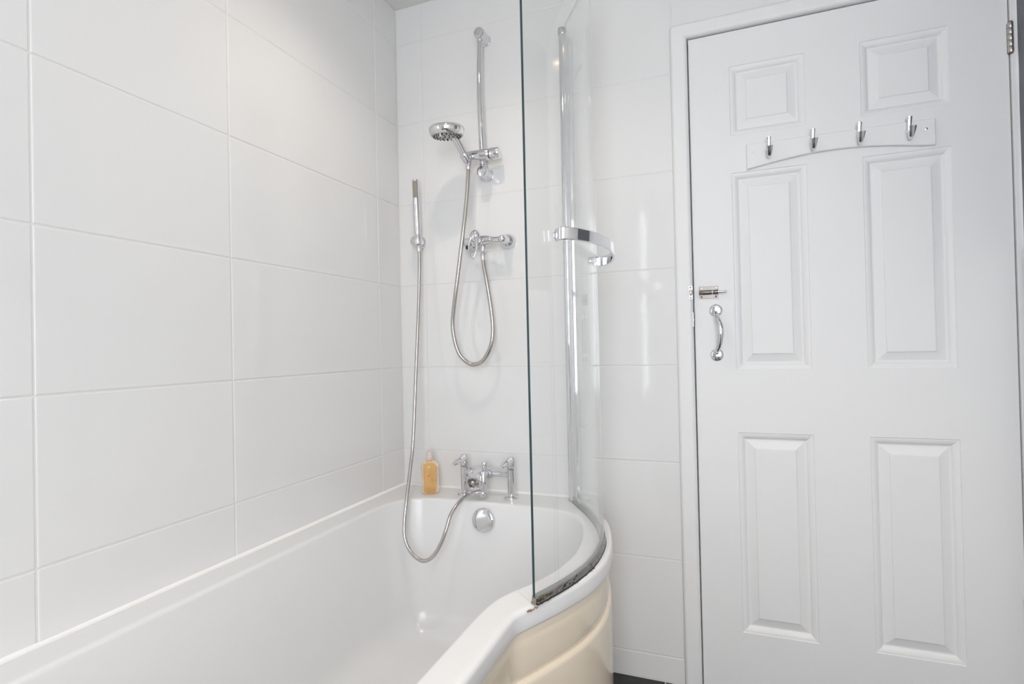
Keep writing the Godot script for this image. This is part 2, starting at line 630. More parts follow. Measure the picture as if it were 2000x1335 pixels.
	for r in [2, 1, 0]:
		for c in 2:
			var st3 := new_st()
			var g := 1
			var loops := []
			for p in prof:
				var i: float = p.x
				var z: float = p.y
				loops.append([Vector3(cols[c][0] + i, rows[r][0] + i, z), Vector3(cols[c][1] - i, rows[r][0] + i, z), Vector3(cols[c][1] - i, rows[r][1] - i, z), Vector3(cols[c][0] + i, rows[r][1] - i, z)])
			for k in loops.size() - 1:
				var sm: bool = k >= 2 and k <= 5
				for s in 4:
					st3.set_smooth_group(100 + s if sm else g)
					if not sm:
						g += 1
					var j := (s + 1) % 4
					quad(st3, loops[k][s], loops[k][j], loops[k + 1][j], loops[k + 1][s])
			st3.set_smooth_group(99)
			quad(st3, loops[-1][0], loops[-1][1], loops[-1][2], loops[-1][3])
			part(d, "panel", done(st3), M.paint)
	# butt hinges
	for y in [1.764, 0.306]:
		var h := Node3D.new()
		h.name = "hinge"
		d.add_child(h, true)
		h.position = Vector3(1.8155, y, 0.0) - d.position
		part(h, "leaf", rbox(Vector3(1.8105, y, -0.03), Vector3(1.8205, y + 0.076, 0.0045), 0.0006), M.steel)
		for k in 5:
			part(h, "knuckle", cyl(Vector3(1.8155, y + 0.0154 * k + 0.0004, 0.0075), Vector3(1.8155, y + 0.0154 * k + 0.0148, 0.0075), 0.0062, 0.0007, 20), M.satin)
		part(h, "pin", cyl(Vector3(1.8155, y - 0.003, 0.0075), Vector3(1.8155, y + 0.0795, 0.0075), 0.0045, 0.001, 16), M.rust)
	# barrel bolt
	var bo := Node3D.new()
	bo.name = "bolt"
	d.add_child(bo)
	bo.position = Vector3(1.08, 1.197, 0) - d.position
	part(bo, "plate", rbox(Vector3(1.0535, 1.1795, 0.0), Vector3(1.1075, 1.2160, 0.0016), 0.0006), M.steel)
	part(bo, "barrel", join([cyl(Vector3(1.0535, 1.198, 0.006), Vector3(1.0900, 1.198, 0.006), 0.0068, 0.0008, 24), cyl(Vector3(1.0925, 1.198, 0.006), Vector3(1.1075, 1.198, 0.006), 0.0068, 0.0008, 24)]), M.steel)
	part(bo, "rod", join([cyl(Vector3(1.0545, 1.198, 0.0065), Vector3(1.1290, 1.198, 0.0065), 0.0038, 0.0008, 20), ball(Vector3(1.1275, 1.198, 0.0065), 0.0046)]), M.chrome)
	for sx in [1.0600, 1.1010]:
		for sy in [1.1850, 1.2110]:
			part(bo, "screw", cyl(Vector3(sx, sy, 0.0008), Vector3(sx, sy, 0.0024), 0.0031, 0.0006, 14), M.rust if sy < 1.2 else M.satin)
	# curved pull handle
	var ph := Node3D.new()
	ph.name = "pull_handle"
	d.add_child(ph)
	ph.position = Vector3(1.0995, 1.005, 0) - d.position
	for y in [1.0095, 1.1425]:
		part(ph, "rose", lathe([Vector2(0.0180, 0.0), Vector2(0.0188, 0.0008), Vector2(0.0184, 0.0020), Vector2(0.0160, 0.0036), Vector2(0.011, 0.0048), Vector2(0.006, 0.0053), Vector2(0.0, 0.0054)], Vector3(1.0995, y, 0), Vector3(0, 0, 1), 36), M.chrome)
	part(ph, "screw", cyl(Vector3(1.0945, 1.1510, 0.002), Vector3(1.0945, 1.1510, 0.0060), 0.0026, 0.0005, 14), M.steel)
	part(ph, "screw", cyl(Vector3(1.0985, 1.0000, 0.002), Vector3(1.0985, 1.0000, 0.0060), 0.0026, 0.0005, 14), M.steel)
	var hp := smooth_path([Vector3(1.0990, 1.1380, 0.003), Vector3(1.1000, 1.1320, 0.012), Vector3(1.1050, 1.1150, 0.0270), Vector3(1.1110, 1.0930, 0.0350), Vector3(1.1120, 1.0700, 0.0360), Vector3(1.1085, 1.0440, 0.0310), Vector3(1.1020, 1.0230, 0.018), Vector3(1.0990, 1.0145, 0.003)], 6)
	var hr := []
	for i in hp.size():
		var t := float(i) / (hp.size() - 1)
		hr.append(0.0052 + 0.0038 * pow(sin(PI * t), 1.3))
	part(ph, "grip", tube(hp, hr, 24, Vector3.RIGHT), M.chrome)

func build_hook_rack() -> void:
	var z := 0.0
	var o := thing("coat_hook_rack", Vector3(1.424, 1.553, 0.0), "white wooden board with arched lower edge and four chrome coat hooks on the door", "hook rack")
	var poly := [Vector2(1.195, 1.6245), Vector2(1.195, 1.5515)]
	for k in range(1, 16):
		var t := k / 16.0
		poly.append(Vector2(lerpf(1.195, 1.653, t), 1.5515 + 0.0255 * sin(PI * t)))
	poly.append(Vector2(1.653, 1.5545))
	poly.append(Vector2(1.653, 1.6245))
	part(o, "board", slab(poly, Vector3(0, 0, z), Vector3.RIGHT, Vector3.UP, Vector3(0, 0, 1), 0.012, 0.002), M.paint)
	for x in [1.254, 1.3665, 1.479, 1.5935]:
		var y := 1.574 + (0.004 if x > 1.3 and x < 1.55 else 0.0)
		# tapered strap: back blade leans off the board, bends at the foot and rises as a wide front prong
		var spine := smooth_path([Vector3(x, y + 0.060, 0.0240), Vector3(x, y + 0.045, 0.0195), Vector3(x, y + 0.025, 0.0165), Vector3(x, y + 0.009, 0.0165), Vector3(x, y + 0.001, 0.0205), Vector3(x, y + 0.003, 0.0290), Vector3(x, y + 0.012, 0.0390), Vector3(x, y + 0.027, 0.0480)], 5)
		var st := new_st()
		st.set_smooth_group(1)
		var rings := []
		for i in spine.size():
			var t := float(i) / (spine.size() - 1)
			var w := lerpf(0.0060, 0.0030, t / 0.55) if t < 0.55 else lerpf(0.0030, 0.0092, (t - 0.55) / 0.45)
			var tan: Vector3 = (spine[mini(i + 1, spine.size() - 1)] - spine[maxi(i - 1, 0)]).normalized()
			var nn := Vector3.RIGHT.cross(tan).normalized()
			var ring := []
			for k in 16:
				var a := TAU * k / 16
				ring.append(spine[i] + Vector3.RIGHT * w * signf(cos(a)) * pow(absf(cos(a)), 0.6) + nn * 0.0024 * sin(a))
			rings.append(ring)
		for i in rings.size() - 1:
			strip(st, rings[i], rings[i + 1])
		st.set_smooth_group(2)
		cap(st, rings[0], true)
		cap(st, rings[-1])
		var hk := part(o, "hook", join([done(st), cyl(Vector3(x, y + 0.024, 0.0115), Vector3(x, y + 0.024, 0.0155), 0.0055, 0.0008, 20)]), M.chrome)
		hk.set_meta("label", "chrome coat hook")
	for x in [1.2135, 1.632]:
		part(o, "screw", cyl(Vector3(x, 1.5985, 0.0115), Vector3(x, 1.5985, 0.0126), 0.0034, 0.0004, 16), M.satin if x > 1.5 else M.paint)

# =====================================================================  bath
func bulge() -> Array:
	# outer edge of the rim, from the tap wall round the shower bulge to the straight side (x, z)
	var c := [Vector2(0.691, 0.002), Vector2(0.735, 0.08), Vector2(0.783, 0.168), Vector2(0.812, 0.235), Vector2(0.840, 0.346), Vector2(0.853, 0.44), Vector2(0.851, 0.52), Vector2(0.835, 0.60), Vector2(0.809, 0.67), Vector2(0.779, 0.735), Vector2(0.765, 0.763), Vector2(0.754, 0.784), Vector2(0.7475, 0.802), Vector2(0.7452, 0.828), Vector2(0.745, 0.90)]
	return smooth_path(c, 8)

func ray_hit(c: Vector2, d: Vector2, poly: Array) -> Vector2:
	var best := 1e9
	for i in poly.size():
		var a: Vector2 = poly[i]
		var b: Vector2 = poly[(i + 1) % poly.size()]
		var e := b - a
		var den := d.cross(e)
		if absf(den) < 1e-9:
			continue
		var t := (a - c).cross(e) / den
		var u := (a - c).cross(d) / den
		if t > 0 and u >= -1e-6 and u <= 1.000001:
			best = minf(best, t)
	return c + d * best

func build_bath() -> void:
	var L := 1.70
	var inner_ctrl := [Vector2(0.205, 0.148), Vector2(0.30, 0.141), Vector2(0.40, 0.139), Vector2(0.51, 0.141), Vector2(0.60, 0.148), Vector2(0.67, 0.168), Vector2(0.724, 0.226), Vector2(0.754, 0.315), Vector2(0.770, 0.42), Vector2(0.768, 0.51), Vector2(0.752, 0.590), Vector2(0.726, 0.660), Vector2(0.698, 0.716), Vector2(0.681, 0.768), Vector2(0.676, 0.84), Vector2(0.675, 1.0), Vector2(0.673, 1.2), Vector2(0.665, 1.38), Vector2(0.63, 1.50), Vector2(0.55, 1.565), Vector2(0.40, 1.585), Vector2(0.25, 1.570), Vector2(0.15, 1.51), Vector2(0.102, 1.40), Vector2(0.092, 1.2), Vector2(0.090, 1.0), Vector2(0.089, 0.75), Vector2(0.087, 0.5), Vector2(0.087, 0.36), Vector2(0.093, 0.265), Vector2(0.118, 0.195), Vector2(0.155, 0.163)]
	var inner := smooth_path(inner_ctrl, 9, true)
	var outer := [Vector2(0.002, 0.002)]
	outer.append_array(bulge())
	outer.append(Vector2(0.745, L))
	outer.append(Vector2(0.002, L))
	var n := inner.size()
	var cen := []
	var out_p := []
	for p in inner:
		var c := Vector2(0.38, clampf(p.y, 0.42, 1.30))
		if p.x > 0.6:
			c = Vector2(0.38, clampf(p.y, 0.36, 1.30))
		cen.append(c)
		out_p.append(ray_hit(c, (p - c).normalized(), outer))
	for corner in [Vector2(0.002, 0.002), Vector2(0.002, L), Vector2(0.745, L)]:
		var bi := 0
		for i in n:
			if out_p[i].distance_to(corner) < out_p[bi].distance_to(corner):
				bi = i
		out_p[bi] = corner
	# smooth plan normal of the outer outline for the lip
	var nrm := []
	for i in n:
		var tt: Vector2 = (out_p[(i + 1) % n] - out_p[(i - 1 + n) % n]).normalized()
		nrm.append(Vector2(tt.y, -tt.x) * (1.0 if Vector2(tt.y, -tt.x).dot(out_p[i] - cen[i]) > 0 else -1.0))
	var rings := []
	var ring := func(f: Callable) -> void:
		var r := []
		for i in n:
			r.append(f.call(i))
		rings.append(r)
	var b := 0.011
	for s in [[0.016, 0.507], [0.003, 0.5075], [0.0008, 0.5085], [0.0, 0.511], [0.0, 0.522], [0.0, RIM - b]]:
		ring.call(func(i): return Vector3(out_p[i].x - nrm[i].x * s[0], s[1], out_p[i].y - nrm[i].y * s[0]))
	for k in range(1, 7):
		var a := PI / 2 * k / 6.0
		ring.call(func(i):
			var w := b * (1.0 - cos(a))
			return Vector3(out_p[i].x - nrm[i].x * w, RIM - b + b * sin(a), out_p[i].y - nrm[i].y * w))
	var e := 0.010
	var dirs := []
	for i in n:
		var tt: Vector2 = (inner[(i + 1) % n] - inner[(i - 1 + n) % n]).normalized()
		var nn := Vector2(tt.y, -tt.x)
		dirs.append(nn * (1.0 if nn.dot(inner[i] - cen[i]) > 0 else -1.0))
	for t in [0.12, 0.5, 0.88]:
		ring.call(func(i):
			var p0: Vector2 = out_p[i] - nrm[i] * b
			var p1: Vector2 = inner[i] + dirs[i] * e
			var q := p0.lerp(p1, t)
			return Vector3(q.x, RIM + 0.0, q.y))
	for k in range(0, 7):
		var a := PI / 2 * k / 6.0
		ring.call(func(i):
			var w := e * (1.0 - sin(a))
			return Vector3(inner[i].x + dirs[i].x * w, RIM - e + e * cos(a), inner[i].y + dirs[i].y * w))
	# bowl: drafted wall, broad fillet, floor
	var floor_y := 0.135
	var inset := func(i: int) -> float:
		return 0.045 + 0.16 * smoothstep(1.15, 1.58, inner[i].y) + 0.012 * smoothstep(0.5, 0.15, inner[i].y)
	var fil := 0.085
	for t in [0.06, 0.2, 0.4, 0.6, 0.8, 1.0]:
		ring.call(func(i):
			var w: float = inset.call(i) * t
			var q: Vector2 = inner[i] - (inner[i] - cen[i]).normalized() * w
			return Vector3(q.x, lerpf(RIM - e, floor_y + fil, t), q.y))
	for k in range(1, 9):
		var a := PI / 2 * k / 8.0
		ring.call(func(i):
			var w: float = inset.call(i) + fil * 0.12 * sin(a) + fil * (1.0 - cos(a))
			var q: Vector2 = inner[i] - (inner[i] - cen[i]).normalized() * w
			return Vector3(q.x, floor_y + fil * (1.0 - sin(a)), q.y))
	var last: Array = rings[-1].duplicate()
	for t in [0.3, 0.7, 1.0]:
		ring.call(func(i):
			var c3 := Vector3(cen[i].x, floor_y - 0.004, cen[i].y)
			return last[i].lerp(c3, t * 0.999))
	var st := new_st()
	st.set_smooth_group(1)
	for i in rings.size() - 1:
		strip(st, rings[i], rings[i + 1])
	var bath := thing("bathtub", Vector3(0.37, 0, 0.85), "white acrylic P-shaped bathtub along the tiled wall", "bathtub")
	var shell := part(bath, "shell", done(st), M.acrylic)
	# feet under the tub, hidden by the panel
	for p in [Vector2(0.17, 0.33), Vector2(0.58, 0.33), Vector2(0.23, 1.28), Vector2(0.53, 1.28)]:
		part(bath, "foot", join([cyl(Vector3(p.x, 0.0, p.y), Vector3(p.x, 0.012, p.y), 0.025, 0.002, 16), cyl(Vector3(p.x, 0.010, p.y), Vector3(p.x, 0.131, p.y), 0.012, 0.001, 12)]), M.dark)
	# overflow cover on the tap end of the bowl
	var oc := Vector3(0.389, 0.494, 0.1455)
	var ax := Vector3(0, 0.12, 1).normalized()
	part(bath, "overflow_cover", lathe([Vector2(0.030, 0.0), Vector2(0.0375, 0.004), Vector2(0.0385, 0.010), Vector2(0.0375, 0.0145), Vector2(0.0355, 0.0162), Vector2(0.022, 0.0172), Vector2(0.0, 0.0176)], oc, ax, 48), M.chrome, "round chrome overflow cover")
	# rust-coloured stains on the rim beside the end of the screen seal
	var rng := RandomNumberGenerator.new()
	rng.seed = 4
	var st5 := new_st()
	var curve := screen_curve()
	var cn := curve.size()
	for k in 34:
		var tg := Vector3.ZERO
		var nv := Vector3.ZERO
		var c := Vector3.ZERO
		var lean := Vector3.UP
		var r := rng.randf_range(0.0010, 0.0030)
		if k < 8:
			# on the rounded edge of the lip just past the end of the seal
			c = Vector3(lerpf(0.7615, 0.7735, k / 7.0), RIM - 0.0040 + rng.randf_range(-0.0012, 0.0012), lerpf(0.7730, 0.7530, k / 7.0))
			tg = Vector3(0.48, 0, -0.88).normalized()
			nv = Vector3(0.88, 0, 0.48).normalized()
			lean = (nv * 0.65 - Vector3.UP * 0.75).normalized()
			r *= 1.25 if k < 4 else 0.8
		else:
			var idx := clampi(cn - 2 - int(pow(rng.randf(), 1.3) * 22.0), 2, cn - 2)
			tg = (curve[idx + 1] - curve[idx - 1]).normalized()
			nv = tg.cross(Vector3.UP).normalized()
			if nv.x < 0:
				nv = -nv
			c = Vector3(curve[idx].x, RIM + 0.0003, curve[idx].z) + nv * rng.randf_range(0.0090, 0.0112) + tg * rng.randf_range(-0.004, 0.004)
			lean = nv
			r *= 0.8
		var ring5 := []
		for j in 9:
			var a := TAU * j / 9
			var rr := r * rng.randf_range(0.5, 1.2)
			ring5.append(c + tg * cos(a) * rr * 1.6 + lean * sin(a) * rr * 0.6)
		cap(st5, ring5)
	var stain := part(bath, "rust_stain", done(st5), M.rust, "orange-brown stains on the rim")
	stain.set_meta("kind", "stuff")
	# sealant beads between bath and tiles
	var bead := []
	for k in 9:
		var a := PI / 2 * k / 8.0
		bead.append(Vector2(0.0105 * (1.0 - sin(a)), -0.0014 + 0.0070 * (1.0 - cos(a))))
	var sb := new_st()
	sb.set_smooth_group(1)
	var lp := []
	for a in bead:
		lp.append([Vector3(a.x, RIM + a.y, L), Vector3(a.x, RIM + a.y, a.x), Vector3(0.70, RIM + a.y, a.x)])
	for i in lp.size() - 1:
		for k in 2:
			quad(sb, lp[i][k], lp[i][k + 1], lp[i + 1][k + 1], lp[i + 1][k])
	solo("trim_2", done(sb), M.sealant)
	# cream side panel with a step a little below the rim
	var edge_path := bulge()
	edge_path.append(Vector2(0.745, 1.2))
	edge_path.append(Vector2(0.745, L))
	var en := []
	for i in edge_path.size():
		var tt: Vector2 = (edge_path[mini(i + 1, edge_path.size() - 1)] - edge_path[maxi(i - 1, 0)]).normalized()
		en.append(Vector2(-tt.y, tt.x) if Vector2(-tt.y, tt.x).x > 0 else Vector2(tt.y, -tt.x))
	var pp := [Vector2(0.030, 0.500), Vector2(0.0165, 0.503), Vector2(0.0125, 0.5005), Vector2(0.0105, 0.495), Vector2(0.0095, 0.47), Vector2(0.0105, 0.44), Vector2(0.0125, 0.418), Vector2(0.0145, 0.4105), Vector2(0.0150, 0.4085), Vector2(0.0125, 0.4080), Vector2(0.0085, 0.4065), Vector2(0.0062, 0.4030), Vector2(0.0055, 0.398), Vector2(0.0050, 0.36), Vector2(0.0055, 0.20), Vector2(0.0075, 0.02), Vector2(0.008, 0.0005)]
	var ps := new_st()
	var pr := []
	for q in pp:
		var r := []
		for i in edge_path.size():
			r.append(Vector3(edge_path[i].x - en[i].x * q.x, q.y, maxf(0.002, edge_path[i].y - en[i].y * q.x)))
		pr.append(r)
	for i in pr.size() - 1:
		ps.set_smooth_group(1 if i < 8 else 2)
		strip(ps, pr[i + 1], pr[i], false)
	var pan := MeshInstance3D.new()
	pan.name = "curved_bath_front"
	pan.mesh = done(ps)
	pan.material_override = M.cream
	add_child(pan)
	tag(pan, "glossy cream curved panel closing the side of the bath below its rim", "panel")

# =====================================================================  curved glass screen
func screen_curve() -> Array:
	var c := [Vector3(0.661, 0, 0.050), Vector3(0.698, 0, 0.110), Vector3(0.740, 0, 0.176), Vector3(0.785, 0, 0.265), Vector3(0.8135, 0, 0.343), Vector3(0.826, 0, 0.400), Vector3(0.831, 0, 0.465), Vector3(0.8295, 0, 0.530), Vector3(0.821, 0, 0.588), Vector3(0.798, 0, 0.672), Vector3(0.766, 0, 0.753)]
	return smooth_path(c, 8)

func lift(path: Array, y: float) -> Array:
	var o := []
	for p in path:
		o.append(Vector3(p.x, y, p.z))
	return o

func build_screen() -> void:
	var s := thing("shower_screen", Vector3(0.75, RIM, 0.40), "curved clear glass shower screen standing on the bath rim", "shower screen")
	var cv := screen_curve()
	var y0 := RIM + 0.014
	var y1 := 2.066
	var th := 0.003
	var side := []
	for i in cv.size():
		var t: Vector3 = (cv[mini(i + 1, cv.size() - 1)] - cv[maxi(i - 1, 0)]).normalized()
		side.append(t.cross(Vector3.UP).normalized())
	var st := new_st()
	for k in 2:
		var sg := 1.0 if k == 0 else -1.0
		var a := []
		var b := []
		for i in cv.size():
			a.append(Vector3(cv[i].x, y0, cv[i].z) + side[i] * th * sg)
			b.append(Vector3(cv[i].x, y1, cv[i].z) + side[i] * th * sg)
		st.set_smooth_group(k + 1)
		if k == 0:
			strip(st, b, a, false)
		else:
			strip(st, a, b, false)
	part(s, "glass_pane", done(st), M.glass)
	# polished dark green edges of the pane
	var se := new_st()
	var n := cv.size()
	for i in n - 1:
		for y in [y1]:
			se.set_smooth_group(1 if y == y0 else 2)
			quad(se, Vector3(cv[i].x, y, cv[i].z) - side[i] * th, Vector3(cv[i + 1].x, y, cv[i + 1].z) - side[i + 1] * th, Vector3(cv[i + 1].x, y, cv[i + 1].z) + side[i + 1] * th, Vector3(cv[i].x, y, cv[i].z) + side[i] * th)
	part(s, "top_edge", done(se), M.glass_rim)
	var sf := new_st()
	sf.set_smooth_group(1)
	var e: Vector3 = cv[n - 1]
	var tdir: Vector3 = (cv[n - 1] - cv[n - 2]).normalized()
	var sd: Vector3 = side[n - 1]
	var rings := []
	for y in [y0, y1]:
		rings.append([Vector3(e.x, y, e.z) + sd * th, Vector3(e.x, y, e.z) + sd * th * 0.7 + tdir * 0.0008, Vector3(e.x, y, e.z) - sd * th * 0.7 + tdir * 0.0008, Vector3(e.x, y, e.z) - sd * th])
	strip(sf, rings[0], rings[1], false)
	part(s, "glass_edge", done(sf), M.glass_edge, "dark green polished vertical glass edge")
	# round chrome wall post with end caps
	var px := 0.6555
	var pz := 0.045
	part(s, "wall_post", cyl(Vector3(px, RIM + 0.006, pz), Vector3(px, 2.052, pz), 0.0130, 0.001, 40), M.chrome)
	part(s, "wall_channel", join([rbox(Vector3(px + 0.002, RIM + 0.004, 0.0), Vector3(px + 0.022, 2.050, 0.030), 0.003), rbox(Vector3(px + 0.004, RIM + 0.004, 0.025), Vector3(px + 0.016, 2.050, 0.058), 0.002)]), M.chrome)
	part(s, "post_cap", cyl(Vector3(px, 2.050, pz), Vector3(px, 2.072, pz), 0.0142, 0.0015, 32), M.satin)
	part(s, "post_cap", cyl(Vector3(px, RIM + 0.0005, pz), Vector3(px, RIM + 0.012, pz), 0.0140, 0.0015, 32), M.satin)
	# bottom seal strip with mould patches towards the free end
	var sp := resample(lift(cv, RIM + 0.0085), 0.008)
	var rng := RandomNumberGenerator.new()
	rng.seed = 9
	var strip_st := new_st()
	var lr := []
	for i in sp.size():
		var t: Vector3 = (sp[mini(i + 1, sp.size() - 1)] - sp[maxi(i - 1, 0)]).normalized()
		var sdv := t.cross(Vector3.UP).normalized()
		var ring := []
		for p in [Vector2(-0.0055, 0.008), Vector2(-0.0065, 0.002), Vector2(-0.008, -0.008), Vector2(0.008, -0.008), Vector2(0.0065, 0.002), Vector2(0.0055, 0.008)]:
			ring.append(sp[i] + sdv * p.x + Vector3.UP * p.y)
		lr.append(ring)
	for i in lr.size() - 1:
		for k in 6:
			var k2 := (k + 1) % 6
			strip_st.set_smooth_group(k + 1)
			quad(strip_st, lr[i][k], lr[i][k2], lr[i + 1][k2], lr[i + 1][k])
	part(s, "bottom_seal", done(strip_st), M.seal)
	var wiper := []
	for i in sp.size():
		wiper.append(Vector3(sp[i].x, RIM + 0.0012, sp[i].z))
	part(s, "wiper_lip", sweep(wiper, [Vector2(-0.0086, 0.001), Vector2(-0.0088, -0.001), Vector2(0.0088, -0.001), Vector2(0.0086, 0.001)]), M.dark, "dark wiper lip")
	var ms := new_st()
	for k in 240:
		var t := pow(rng.randf(), 2.0)
		var idx := clampi(int((1.0 - t * 0.50) * (sp.size() - 1)), 1, sp.size() - 2)
		var pth: Vector3 = sp[idx]
		var tg: Vector3 = (sp[idx + 1] - sp[idx - 1]).normalized()
		var sv := tg.cross(Vector3.UP).normalized()
		if sv.dot(Vector3(1, 0, 1)) < 0:
			sv = -sv
		var c := pth + sv * (0.0073 + rng.randf() * 0.0006) + Vector3.UP * rng.randf_range(-0.007, 0.006) + tg * rng.randf_range(-0.004, 0.004)
		var col := Color(0.035, 0.045, 0.03) if rng.randf() < 0.42 else (Color(0.16, 0.17, 0.10) if rng.randf() < 0.55 else Color(0.40, 0.20, 0.11))
		var r := rng.randf_range(0.0010, 0.0030) * (1.0 if t < 0.35 else 0.55)
		var ring := []
		for j in 8:
			var a := TAU * j / 8
			ring.append(c + tg * cos(a) * r * rng.randf_range(0.8, 2.0) + Vector3.UP * sin(a) * r * rng.randf_range(0.4, 0.9))
		ms.set_color(col)
		cap(ms, ring)
	var mm := part(s, "mould_spots", done(ms), M.mould, "dark green and brown mould spots on the seal")
	mm.set_meta("kind", "stuff")
	# small end block of the seal
	part(s, "seal_end", rbox(Vector3(0.7612, RIM + 0.0005, 0.7500), Vector3(0.7712, RIM + 0.0115, 0.7555), 0.0025), M.seal_end)
	# flat chrome strap handle on the outside
	var H := 1.2755
	var hp := smooth_path([Vector3(0.802, H, 0.664), Vector3(0.8085, H, 0.6735), Vector3(0.8180, H, 0.6790), Vector3(0.8310, H, 0.6700), Vector3(0.8480, H, 0.6460), Vector3(0.8650, H, 0.6060), Vector3(0.8770, H, 0.5500), Vector3(0.8800, H, 0.4900), Vector3(0.8740, H, 0.4200), Vector3(0.8570, H, 0.3450), Vector3(0.8380, H, 0.2960), Vector3(0.8210, H, 0.2730), Vector3(0.8070, H, 0.2680), Vector3(0.7960, H, 0.2780), Vector3(0.7890, H, 0.2830)], 6)
	var ho := Node3D.new()
	ho.name = "handle"
	s.add_child(ho)
	ho.position = Vector3(0.84, H, 0.47) - s.position
	part(ho, "strap", sweep(hp, round_rect(0.007, 0.026, 0.0018), Vector3.UP), M.chrome, "flat chrome strap handle")
	for p in [[Vector3(0.8040, H, 0.6655), Vector3(0.8005, H, 0.6640)], [Vector3(0.7910, H, 0.281), Vector3(0.7800, H, 0.286)]]:
		part(ho, "boss", cyl(p[0], p[1], 0.011, 0.0015, 28), M.chrome)

# =====================================================================  shower on the rail
func build_riser() -> void:
	var X := 0.3665
	var o := thing("shower_riser_rail", Vector3(X, 1.62, 0.0), "slim chrome riser rail with two wall brackets on the tiled end wall", "shower rail")
	# oblong brackets leaning off the wall
	for y in [2.1185, 1.6455]:
		var br := Node3D.new()
		br.name = "bracket"
		o.add_child(br, true)
		br.position = Vector3(X, y, 0) - o.position
		part(br, "wall_plate", cyl(Vector3(X, y, 0.0), Vector3(X, y, 0.005), 0.0205, 0.0012, 36), M.chrome)
		part(br, "lug", lathe([Vector2(0.0188, 0.004), Vector2(0.0192, 0.020), Vector2(0.0196, 0.052), Vector2(0.0188, 0.0585), Vector2(0.0165, 0.0620), Vector2(0.0120, 0.0632), Vector2(0.0, 0.0635)], Vector3(X, y, 0.0), Vector3(0, 0, 1), 40), M.chrome)
		var up := -1.0 if y > 2.0 else 1.0
		part(br, "socket", cyl(Vector3(X - 0.0005, y, 0.047), Vector3(X - 0.0005, y + 0.0265 * up, 0.047), 0.0118, 0.0015, 28), M.chrome)
	var rp := smooth_path([Vector3(X, 2.112, 0.047), Vector3(X - 0.001, 2.02, 0.054), Vector3(X - 0.001, 1.90, 0.0595), Vector3(X, 1.78, 0.056), Vector3(X, 1.70, 0.050), Vector3(X, 1.65, 0.046)], 10)
	part(o, "rail", tube(rp, 0.0092, 24), M.chrome)
	var sl := Node3D.new()
	sl.name = "slider"
	o.add_child(sl)
	sl.position = Vector3(X, 1.70, 0.055) - o.position
	part(sl, "slider_body", cyl(Vector3(0.325, 1.6985, 0.0607), Vector3(0.395, 1.7005, 0.053), 0.0200, 0.003, 36), M.chrome)
	part(sl, "knob", cyl(Vector3(0.3965, 1.7005, 0.053), Vector3(0.430, 1.7015, 0.050), 0.0205, 0.0025, 36), M.chrome)
	part(sl, "cradle", cyl(Vector3(0.3262, 1.6770, 0.0790), Vector3(0.3180, 1.7010, 0.0955), 0.0150, 0.002, 32, 0.0170), M.chrome)
	# hand shower resting in the slider
	var h := thing("hand_shower", Vector3(0.322, 1.675, 0.085), "chrome hand shower with round head of dark nozzles on the riser rail", "hand shower")
	var base := Vector3(0.3275, 1.672, 0.0765)
	var top := Vector3(0.3030, 1.7450, 0.1260)
	part(h, "handle", tube(smooth_path([base, base.lerp(top, 0.4), top, Vector3(0.2965, 1.7610, 0.140)], 6), [0.0108, 0.0110, 0.0112, 0.0114, 0.0116, 0.0118, 0.0121, 0.0124, 0.0127, 0.0129, 0.0131, 0.0133, 0.0135, 0.0137, 0.0139, 0.0141, 0.0143, 0.0145, 0.0147], 24), M.chrome)
	var ax := Vector3(0.03, 1.0, 0.12).normalized()
	var hc := Vector3(0.2905, 1.7400, 0.160)
	part(h, "head", lathe([Vector2(0.0485, 0.0045), Vector2(0.0500, 0.0010), Vector2(0.0515, 0.0), Vector2(0.0540, 0.0030), Vector2(0.0575, 0.0125), Vector2(0.0588, 0.0210), Vector2(0.0575, 0.0260), Vector2(0.0520, 0.0310), Vector2(0.040, 0.0350), Vector2(0.020, 0.0370), Vector2(0.0, 0.0375)], hc, ax, 56), M.chrome)
	part(h, "spray_face", lathe([Vector2(0.0490, 0.0042), Vector2(0.0480, 0.0012), Vector2(0.0440, -0.0008), Vector2(0.020, -0.0018), Vector2(0.0, -0.0020)], hc, ax, 48), M.spray, "grey spray plate")
	var nz := []
	var ux := ax.cross(Vector3.FORWARD).normalized()
	var uz := ux.cross(ax).normalized()
	for rg in [[0.0435, 22], [0.034, 14], [0.0225, 9], [0.010, 4]]:
		for k in rg[1]:
			var a: float = TAU * k / rg[1] + rg[0] * 20.0
			var p: Vector3 = hc + (ux * cos(a) + uz * sin(a)) * rg[0] - ax * 0.0006
			nz.append(cyl(p, p - ax * 0.0034, 0.0024, 0.0005, 8, 0.0018))
	var nn := part(h, "nozzles", join(nz), M.nozzle, "dark rubber nozzles")
	nn.set_meta("kind", "stuff")
	var ed := hc + (uz * 0.0445 if uz.z > 0 else uz * -0.0445)
	part(h, "selector_tab", rbox(ed + Vector3(-0.004, -0.0105, -0.003), ed + Vector3(0.004, 0.002, 0.004), 0.0018), M.chrome)

func hose(called: String, ctrl: Array, r: float, label: String) -> void:
	var o := thing(called, ctrl[0], label, "shower hose", "ribbed metal shower hoses")
	var path := resample(smooth_path(ctrl, 14), 0.0021)
	var rad := []
	for i in path.size():
		rad.append(r if i % 2 == 0 else r * 0.86)
	part(o, "ribbed_tube", tube(path, rad, 14), M.hose)
	var d0: Vector3 = (path[4] - path[0]).normalized()
	var d1: Vector3 = (path[-5] - path[-1]).normalized()
	part(o, "nut", cyl(path[0] - d0 * 0.004, path[0] + d0 * 0.020, r * 1.32, 0.0012, 24, r * 1.12), M.chrome)
	part(o, "nut", cyl(path[-1] - d1 * 0.004, path[-1] + d1 * 0.020, r * 1.32, 0.0012, 24, r * 1.12), M.chrome)

